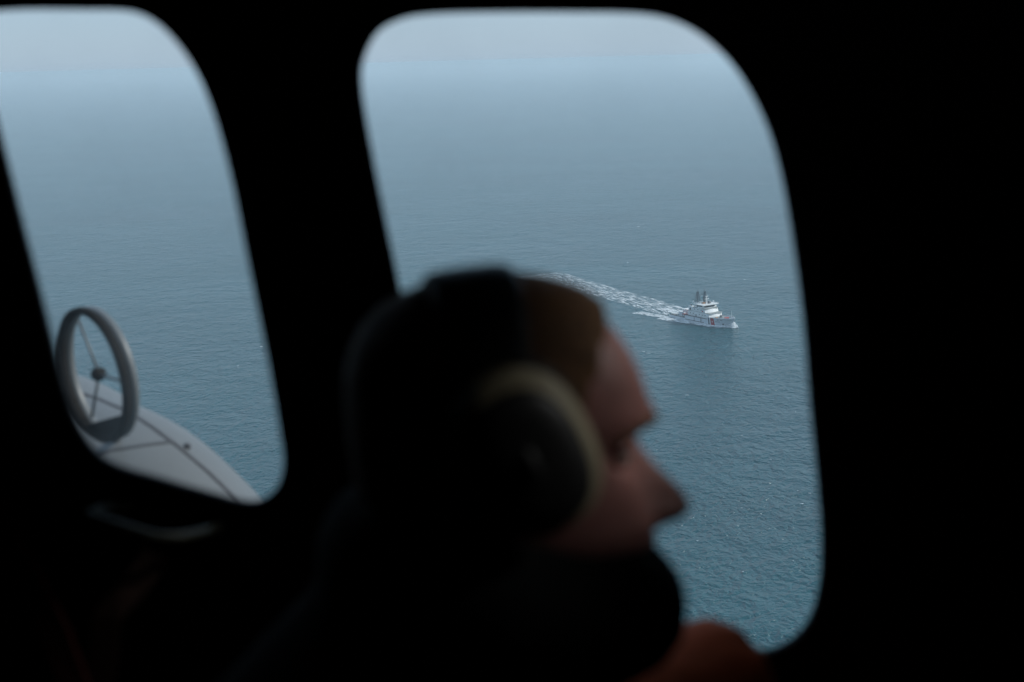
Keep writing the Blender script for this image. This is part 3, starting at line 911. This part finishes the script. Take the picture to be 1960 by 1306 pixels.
# railing round the roof
def railing(pts, z, hgt, name, parent, closed=True):
    mb = MB(); m_ = len(pts)
    for i in range(m_ if closed else m_ - 1):
        a, e = Vector((*pts[i], z)), Vector((*pts[(i+1) % m_], z))
        for hh in (hgt, hgt * 0.5):
            mb.tube([a + Vector((0,0,hh)), e + Vector((0,0,hh))], 0.05, 5)
        n_ = max(1, int((e - a).length / 1.8))
        for k in range(n_):
            q = a + (e - a) * k / n_
            mb.tube([q, q + Vector((0, 0, hgt))], 0.045, 5)
    return part(mb, name, M['white'], parent)
railing([(27.2, -6.7), (36.7, -6.7), (36.7, 6.7), (27.2, 6.7)], 15.0, 1.1, 'railing', bridge)
railing([(19.5, -6.0), (24.0, -6.0)], 9.1, 1.1, 'railing', low, False)
railing([(17.5, -6.6), (41.0, -6.6)], 5.0, 1.1, 'railing', ship, False)
railing([(46, -6.4), (51, -5.5), (55, -4.1), (58.5, -2.2), (60.6, 0), (58.5, 2.2), (55, 4.1), (51, 5.5), (46, 6.4)], 6.9, 1.0, 'railing', ship, False)
# portholes and doors
for x in (21.5, 24.5, 31.0, 34.0, 37.0):
    part(MB().box(x, x + 0.7, -5.98, -5.88, 6.6, 7.3), 'porthole', M['glass'], low)
part(MB().box(27.4, 28.4, -5.98, -5.88, 4.5, 6.6), 'door', M['gear'], low)
for x in (26.0, 29.5, 33.0):
    part(MB().box(x, x + 0.7, -6.08, -5.98, 10.3, 11.0), 'porthole', M['glass'], mid)
part(MB().box(37.6, 37.9, -0.4, 0.4, 10.3, 11.2), 'porthole', M['glass'], mid)
part(MB().box(34.2, 35.4, -6.10, -5.98, 9.6, 10.5), 'name_board', M['red'], mid)
# roof gear
part(MB().box(29.3, 31.4, -2.2, 0.8, 15.002, 15.9), 'roof_locker', M['orange'], bridge, bevel=0.1)
part(MB().tube([(33.4, 0.6, 15.0), (33.4, 0.6, 16.4), (33.4, 0.6, 17.2)], [0.75, 0.75, 0.5], 14), 'director', M['mast'], bridge)
part(MB().box(31.9, 33.2, 2.0, 3.4, 15.002, 16.4), 'roof_locker', M['gear'], bridge, bevel=0.1)
part(MB().tube([(35.0, 3.6, 15.0), (35.0, 3.6, 16.5)], 0.25, 10).ball((35.0, 3.6, 16.9), 0.55, 12, 8), 'satellite_dome', M['white'], bridge, smooth=True)
part(MB().tube([(34.6, -3.6, 15.0), (34.6, -3.6, 15.9), (34.9, -3.6, 16.2)], [0.18, 0.18, 0.4], 10), 'searchlight', M['gear'], bridge)
part(MB().box(27.6, 28.9, -5.6, -4.0, 15.002, 15.8), 'life_raft', M['white'], bridge, bevel=0.3)

# masts
def lattice(x, z0, z1, w0, w1, name):
    mb = MB(); L_ = []
    for sx_ in (-1, 1):
        for sy_ in (-1, 1):
            a = Vector((x + sx_ * w0, sy_ * w0, z0)); e = Vector((x + sx_ * w1, sy_ * w1, z1))
            mb.tube([a, e], 0.20, 6); L_.append((a, e))
    n_ = 6
    for k in range(n_):
        t0, t1 = k / n_, (k + 1) / n_
        for (i, j) in ((0, 1), (1, 3), (3, 2), (2, 0)):
            p0 = L_[i][0].lerp(L_[i][1], t0); p1 = L_[j][0].lerp(L_[j][1], t1); p2 = L_[j][0].lerp(L_[j][1], t0)
            mb.tube([p0, p1], 0.075, 5); mb.tube([p0, p2], 0.075, 5)
    o = part(mb, name, M['mast'])
    return o
m1 = lattice(30.2, 15.0, 24.6, 0.75, 0.4, 'mast')
m2 = lattice(22.8, 9.1, 23.6, 1.5, 0.42, 'mast')
for mo, x, zz in ((m1, 30.2, ((22.3, 2.6), (19.4, 1.6))), (m2, 22.8, ((20.8, 3.6), (18.6, 2.4), (16.2, 2.9)))):
    for z, w_ in zz:
        part(MB().tube([(x, -w_, z), (x, w_, z)], 0.11, 6), 'yardarm', M['mast'], mo)
        for s in (-1, 1):
            part(MB().tube([(x, s * w_ * 0.92, z - 0.5), (x, s * w_ * 0.92, z + 1.6)], 0.07, 5), 'aerial', M['mast'], mo)
    z_t = 24.6 if mo is m1 else 23.6
    part(MB().tube([(x, 0, z_t), (x, 0, z_t + 1.9)], 0.09, 6), 'aerial', M['mast'], mo)
part(MB().tube([(31.6, 0.2, 15.0), (31.6, 0.2, 21.0)], [0.38, 0.26], 10), 'radar_post', M['white'])
for z, w_ in ((18.6, 1.9), (20.7, 1.3)):
    part(MB().box(31.95, 32.3, 0.2 - w_, 0.2 + w_, z, z + 0.35).tube([(32.1, 0.2, z - 0.5), (32.1, 0.2, z)], 0.3, 8), 'radar', M['white'])
part(MB().tube([(57.6, 0, 6.1), (57.6, 0, 12.8)], [0.16, 0.07], 8), 'jackstaff', M['white'])
part(MB().tube([(57.2, 0.0, 10.2), (58.0, 0.0, 10.2)], 0.06, 6), 'yardarm', M['white'])
# funnels and aft house
for s in (-1, 1):
    f = part(MB().prism([Vector((19.8, s*4.4 - 1.3, 8.0)), Vector((24.2, s*4.4 - 1.3, 8.0)), Vector((24.2, s*4.4 + 1.3, 8.0)), Vector((19.8, s*4.4 + 1.3, 8.0))],
                    [Vector((19.4, s*4.4 - 1.1, 12.4)), Vector((23.0, s*4.4 - 1.1, 12.4)), Vector((23.0, s*4.4 + 1.1, 12.4)), Vector((19.4, s*4.4 + 1.1, 12.4))]), 'funnel', M['white'], bevel=0.25)
    part(MB().box(21.0, 22.1, s*4.4 - 1.34, s*4.4 + 1.34, 8.8, 11.0), 'louvre', M['black'], f)
    part(MB().tube([(21.2, s*4.4, 12.3), (20.9, s*4.4, 13.3)], 0.4, 10), 'exhaust_pipe', M['black'], f)
part(MB().box(24.3, 26.8, -4.6, 4.6, 9.102, 12.6), 'vent_house', M['white'], bevel=0.12)
plat = part(MB().box(8.2, 18.2, -1.2, 6.0, 1.93, 7.2), 'aft_house', M['white'], bevel=0.15)
part(MB().box(7.9, 18.5, -1.5, 6.3, 7.202, 7.5), 'aft_house_roof', M['white'], plat)
for x in (10.0, 13.0):
    part(MB().box(x, x + 1.0, -1.28, -1.16, 2.2, 4.2), 'door', M['gear'], plat)
part(MB().box(3.0, 7.2, -0.8, 5.2, 1.93, 4.6), 'winch_house', M['hull'], bevel=0.15)
part(MB().box(2.8, 7.4, -1.0, 5.4, 4.602, 4.75), 'winch_house_roof', M['white'])
# red work boat on its davit, starboard side
rb = MB()
rb.rings([[Vector((13.2 + dx_, -5.2 + a * wv, 4.2 + zb)) for a, zb in ((-1, 1.0), (-0.75, 0.2), (0, -0.15), (0.75, 0.2), (1, 1.0))] for dx_, wv in ((0, 0.9), (1.5, 1.15), (3.5, 1.1), (4.8, 0.7), (5.6, 0.1))])
boat = part(rb, 'work_boat', M['red'])
part(MB().box(13.9, 15.3, -5.7, -4.7, 5.1, 6.1), 'boat_cabin', M['white'], boat, bevel=0.1)
for x in (13.8, 17.0):
    part(MB().tube([(x, -4.0, 1.93), (x, -4.0, 6.6), (x, -4.6, 7.2), (x, -5.4, 7.0), (x, -5.4, 5.4)], 0.14, 8), 'davit', M['red'])
part(MB().tube([(18.6, -3.6, 4.4), (18.6, -3.6, 7.4), (14.6, -4.0, 8.4)], [0.42, 0.36, 0.14], 10), 'deck_crane', M['red'])
for (x, y, s_) in ((1.6, -4.3, 0.6), (2.6, -2.4, 0.5), (4.6, -4.6, 0.7), (7.6, -3.4, 0.55), (10.4, -4.4, 0.6), (1.8, 2.2, 0.5)):
    part(MB().box(x - s_, x + s_, y - s_ * 0.7, y + s_ * 0.7, 1.925, 1.925 + s_ * 1.4), 'deck_locker', random.choice([M['white'], M['gear'], M['hull']]), bevel=0.08)
for y in (-4.6, -3.2, 3.0):
    part(MB().tube([(0.9, y, 1.925), (0.9, y, 2.9)], 0.22, 8), 'bollard', M['black'])
part(MB().tube([(19.0, 0, 12.4), (18.6, 0, 15.8)], 0.07, 6).add([(18.9, -0.02, 14.0), (17.4, -0.02, 13.8), (17.2, -0.02, 15.0), (18.65, -0.02, 15.4), (18.9, 0.02, 14.0), (17.4, 0.02, 13.8), (17.2, 0.02, 15.0), (18.65, 0.02, 15.4)],
     [(0,1,2,3),(7,6,5,4),(0,4,5,1),(1,5,6,2),(2,6,7,3),(3,7,4,0)]), 'ensign', M['white'])
# foredeck gear
part(MB().tube([(47.0, 0, 6.12), (47.0, 0, 7.5)], [1.0, 0.9], 14).ball((47.0, 0, 7.7), (1.1, 0.9, 0.6), 12, 8).tube([(47.6, 0, 7.8), (50.6, 0, 8.3)], 0.12, 8), 'deck_gun', M['gear'])
part(MB().box(51.6, 53.2, -1.6, 1.6, 6.122, 7.0).tube([(52.4, -1.9, 6.9), (52.4, 1.9, 6.9)], 0.45, 10), 'windlass', M['red'])
part(MB().box(46.0, 47.4, -4.6, -3.0, 6.122, 7.0), 'deck_locker', M['orange'], bevel=0.08)
part(MB().box(55.4, 57.0, -0.9, 0.9, 6.122, 6.8), 'deck_locker', M['white'], bevel=0.08)
for s in (-1, 1):
    part(MB().tube([(54.4, s * 1.8, 6.12), (54.4, s * 1.8, 6.9)], 0.22, 8), 'bollard', M['black'])

# ================================================================== WHITE WATER
def foam_sheet(name, pts, widths, m, dens, label=None, z=0.2, nv=14, heave=0.25, sub=6):
    """strip of white water along a line on the sea; dens(u, v) gives how dense it is"""
    P = []
    for k in range(len(pts) - 1):
        for j in range(sub):
            t = j / sub
            P.append((pts[k].lerp(pts[k+1], t), widths[k] * (1-t) + widths[k+1] * t))
    P.append((pts[-1], widths[-1]))
    vs, fs, den, uv = [], [], [], []
    s_acc = 0.0
    for i, (p, wdt) in enumerate(P):
        t = (P[min(i+1, len(P)-1)][0] - P[max(i-1, 0)][0]); t.z = 0; t.normalize()
        sd2 = Vector((-t.y, t.x, 0))
        if i: s_acc += (p - P[i-1][0]).length
        for j in range(nv + 1):
            v = -1 + 2 * j / nv
            q = p + sd2 * v * wdt
            hgt = z + heave * (0.5 + 0.5 * mnoise.noise(Vector((q.x * 0.25, q.y * 0.25, 3.0)))) * (1 - v * v)
            vs.append((q.x, q.y, hgt)); uv.append((s_acc, v * wdt)); den.append(dens(i / (len(P) - 1), v))
    for i in range(len(P) - 1):
        for j in range(nv):
            a = i * (nv + 1) + j
            fs.append((a, a + 1, a + nv + 2, a + nv + 1))
    me = bpy.data.meshes.new(name); me.from_pydata(vs, [], fs)
    ul = me.uv_layers.new(name='UVMap')
    for lp in me.loops: ul.data[lp.index].uv = uv[lp.vertex_index]
    da = me.attributes.new('density', 'FLOAT', 'POINT')
    da.data.foreach_set('value', den)
    me.polygons.foreach_set('use_smooth', [True] * len(me.polygons))
    me.materials.append(m)
    o = bpy.data.objects.new(name, me); col.objects.link(o)
    tag(o, label, kind='stuff')
    return o
M['foam_wake'] = foam_material('wake_foam', 1/12, 1/2.3, 0.42, 0.74, bed=0.8)
M['foam_side'] = foam_material('side_foam', 1/5, 1/1.6, 0.36, 0.70)
def L2W(x, y): return stern_w + SR @ (Vector((x, y, 0)) * SC)
wk = [L2W(3, 0), on_sea(1278, 594), on_sea(1240, 582), on_sea(1200, 571), on_sea(1150, 558), on_sea(1095, 543), on_sea(1030, 526)]
foam_sheet('wake', wk, [11, 17, 18, 18, 19, 22, 27], M['foam_wake'],
           lambda u, v: (0.38 * (1 - u) ** 1.25 + 0.28 * math.exp(-(u / 0.26) ** 2)) * math.exp(-(v / 0.7) ** 2) + 0.12 * math.exp(-((abs(v) - 0.62) / 0.2) ** 2) * (1 - u) + 0.12 * math.exp(-(v/0.3)**2) * (1 - 0.4*u) - 0.30 * abs(v) ** 4,
           'white churned wake trailing astern of the ship', nv=20)
# bow wave curling back along the starboard side, and its port twin
for s, nm in ((-1, 'starboard'), (1, 'port')):
    bwp = [L2W(57.5, s * 0.6), L2W(53, s * 4.4), L2W(47, s * 7.6), L2W(40, s * 9.0), L2W(30, s * 10.0), L2W(18, s * 12.5), L2W(10, s * 12.5), L2W(0, s * 12.5)]
    foam_sheet('bow_wave', bwp, [1.4, 2.6, 3.4, 3.0, 3.2, 4.4, 6.0, 7.0], M['foam_side'],
               lambda u, v: 0.44 - 0.22 * u - 0.35 * max(0, u - 0.75) / 0.25 - 0.32 * abs(v) ** 3, 'white bow wave along the ship, %s side' % nm, z=0.3, heave=1.0)
    hp2 = [L2W(44, s * 6.4), L2W(34, s * 7.6), L2W(20, s * 8.6), L2W(6, s * 8.6), L2W(-10, s * 9.5), L2W(-30, s * 12)]
    foam_sheet('hull_wash', hp2, [1.2, 2.0, 3.0, 4.0, 5.0, 6.0], M['foam_side'],
               lambda u, v: 0.16 + 0.16 * math.exp(-((u - 0.55) / 0.3) ** 2) - 0.30 * abs(v) ** 3 - 0.25 * max(0, u - 0.7), 'white wash beside the hull, %s side' % nm, z=0.25, heave=0.5)
# spray thrown up at the stem: ragged heaps of droplets
sp = MB(); rnd = random.Random(4)
for k in range(900):
    t = rnd.random(); a = rnd.uniform(-1, 1)
    x = 57.5 + rnd.uniform(-1.8, 3.2); y = a * (0.6 + 2.6 * t) + 0.8
    top = 5.2 * max(0, 1 - ((x - 58.4) / 2.4) ** 2) * (1 - 0.25 * abs(a))
    z = top * rnd.random() ** 1.5
    r_ = rnd.uniform(0.10, 0.34)
    sp.ball(L2W(x, y) + Vector((0, 0, z)), (r_, r_, r_ * 0.8), 6, 4)
sp_o = sp.build('bow_spray', mat('spray', (0.9, 0.92, 0.93), 0.9, var=0.04), smooth=True)
tag(sp_o, 'white spray thrown up ahead of the ship stem', kind='stuff')
sp2 = MB()
for k in range(900):
    u = rnd.random()
    x = 56.5 - 18 * u; y = -(interp(x, [(38, 7.6), (44, 6.6), (50, 4.4), (56.5, 1.2)]) + rnd.uniform(0, 1.1))
    z = rnd.random() ** 2 * (1.5 - 0.9 * u)
    r_ = rnd.uniform(0.10, 0.34)
    sp2.ball(L2W(x, y) + Vector((0, 0, z)), (r_, r_, r_ * 0.7), 6, 4)
tag(sp2.build('bow_spray', bpy.data.materials['spray'], smooth=True), 'low white spray breaking along the forward hull', kind='stuff')

# lone breaking crests
caps = [(1241, 677, 4.6), (1232, 674, 2.4), (1425, 536, 3.0), (1315, 757, 2.8), (1420, 834, 1.6), (1257, 862, 1.2), (1535, 965, 3.2), (1550, 945, 2.6), (1527, 940, 2.0), (1420, 973, 1.2),
        (1335, 1036, 2.0), (1518, 1074, 1.0), (1422, 1095, 1.4), (1523, 789, 1.6), (1475, 880, 2.0), (1201, 503, 2.4), (870, 400, 3.0), (930, 330, 4.0), (1222, 434, 3.5), (1100, 300, 3.5), (500, 664, 2.6), (455, 700, 1.6)]
wc = MB()
for (x, y, L_) in caps:
    c = on_sea(x, y); a0 = rnd.uniform(-0.5, 0.2)
    if y > 780: L_ *= 0.6
    pts, rr = [], []
    for i in range(9):
        t = -1 + i / 4
        pts.append(c + Vector((math.cos(a0) * L_ * 0.5 * t, math.sin(a0) * L_ * 0.5 * t + 0.35 * L_ * 0.3 * t * t, 0.12 + 0.1 * rnd.random())))
        rr.append((0.05 + 0.26 * rnd.random() ** 2 * min(1.0, L_ * 0.4)) * (1.05 - t * t) + 0.02)
    wc.tube(pts, rr, 6)
tag(wc.build('whitecaps', bpy.data.materials['spray'], smooth=True), 'scattered small white breaking crests on the open sea', kind='stuff')
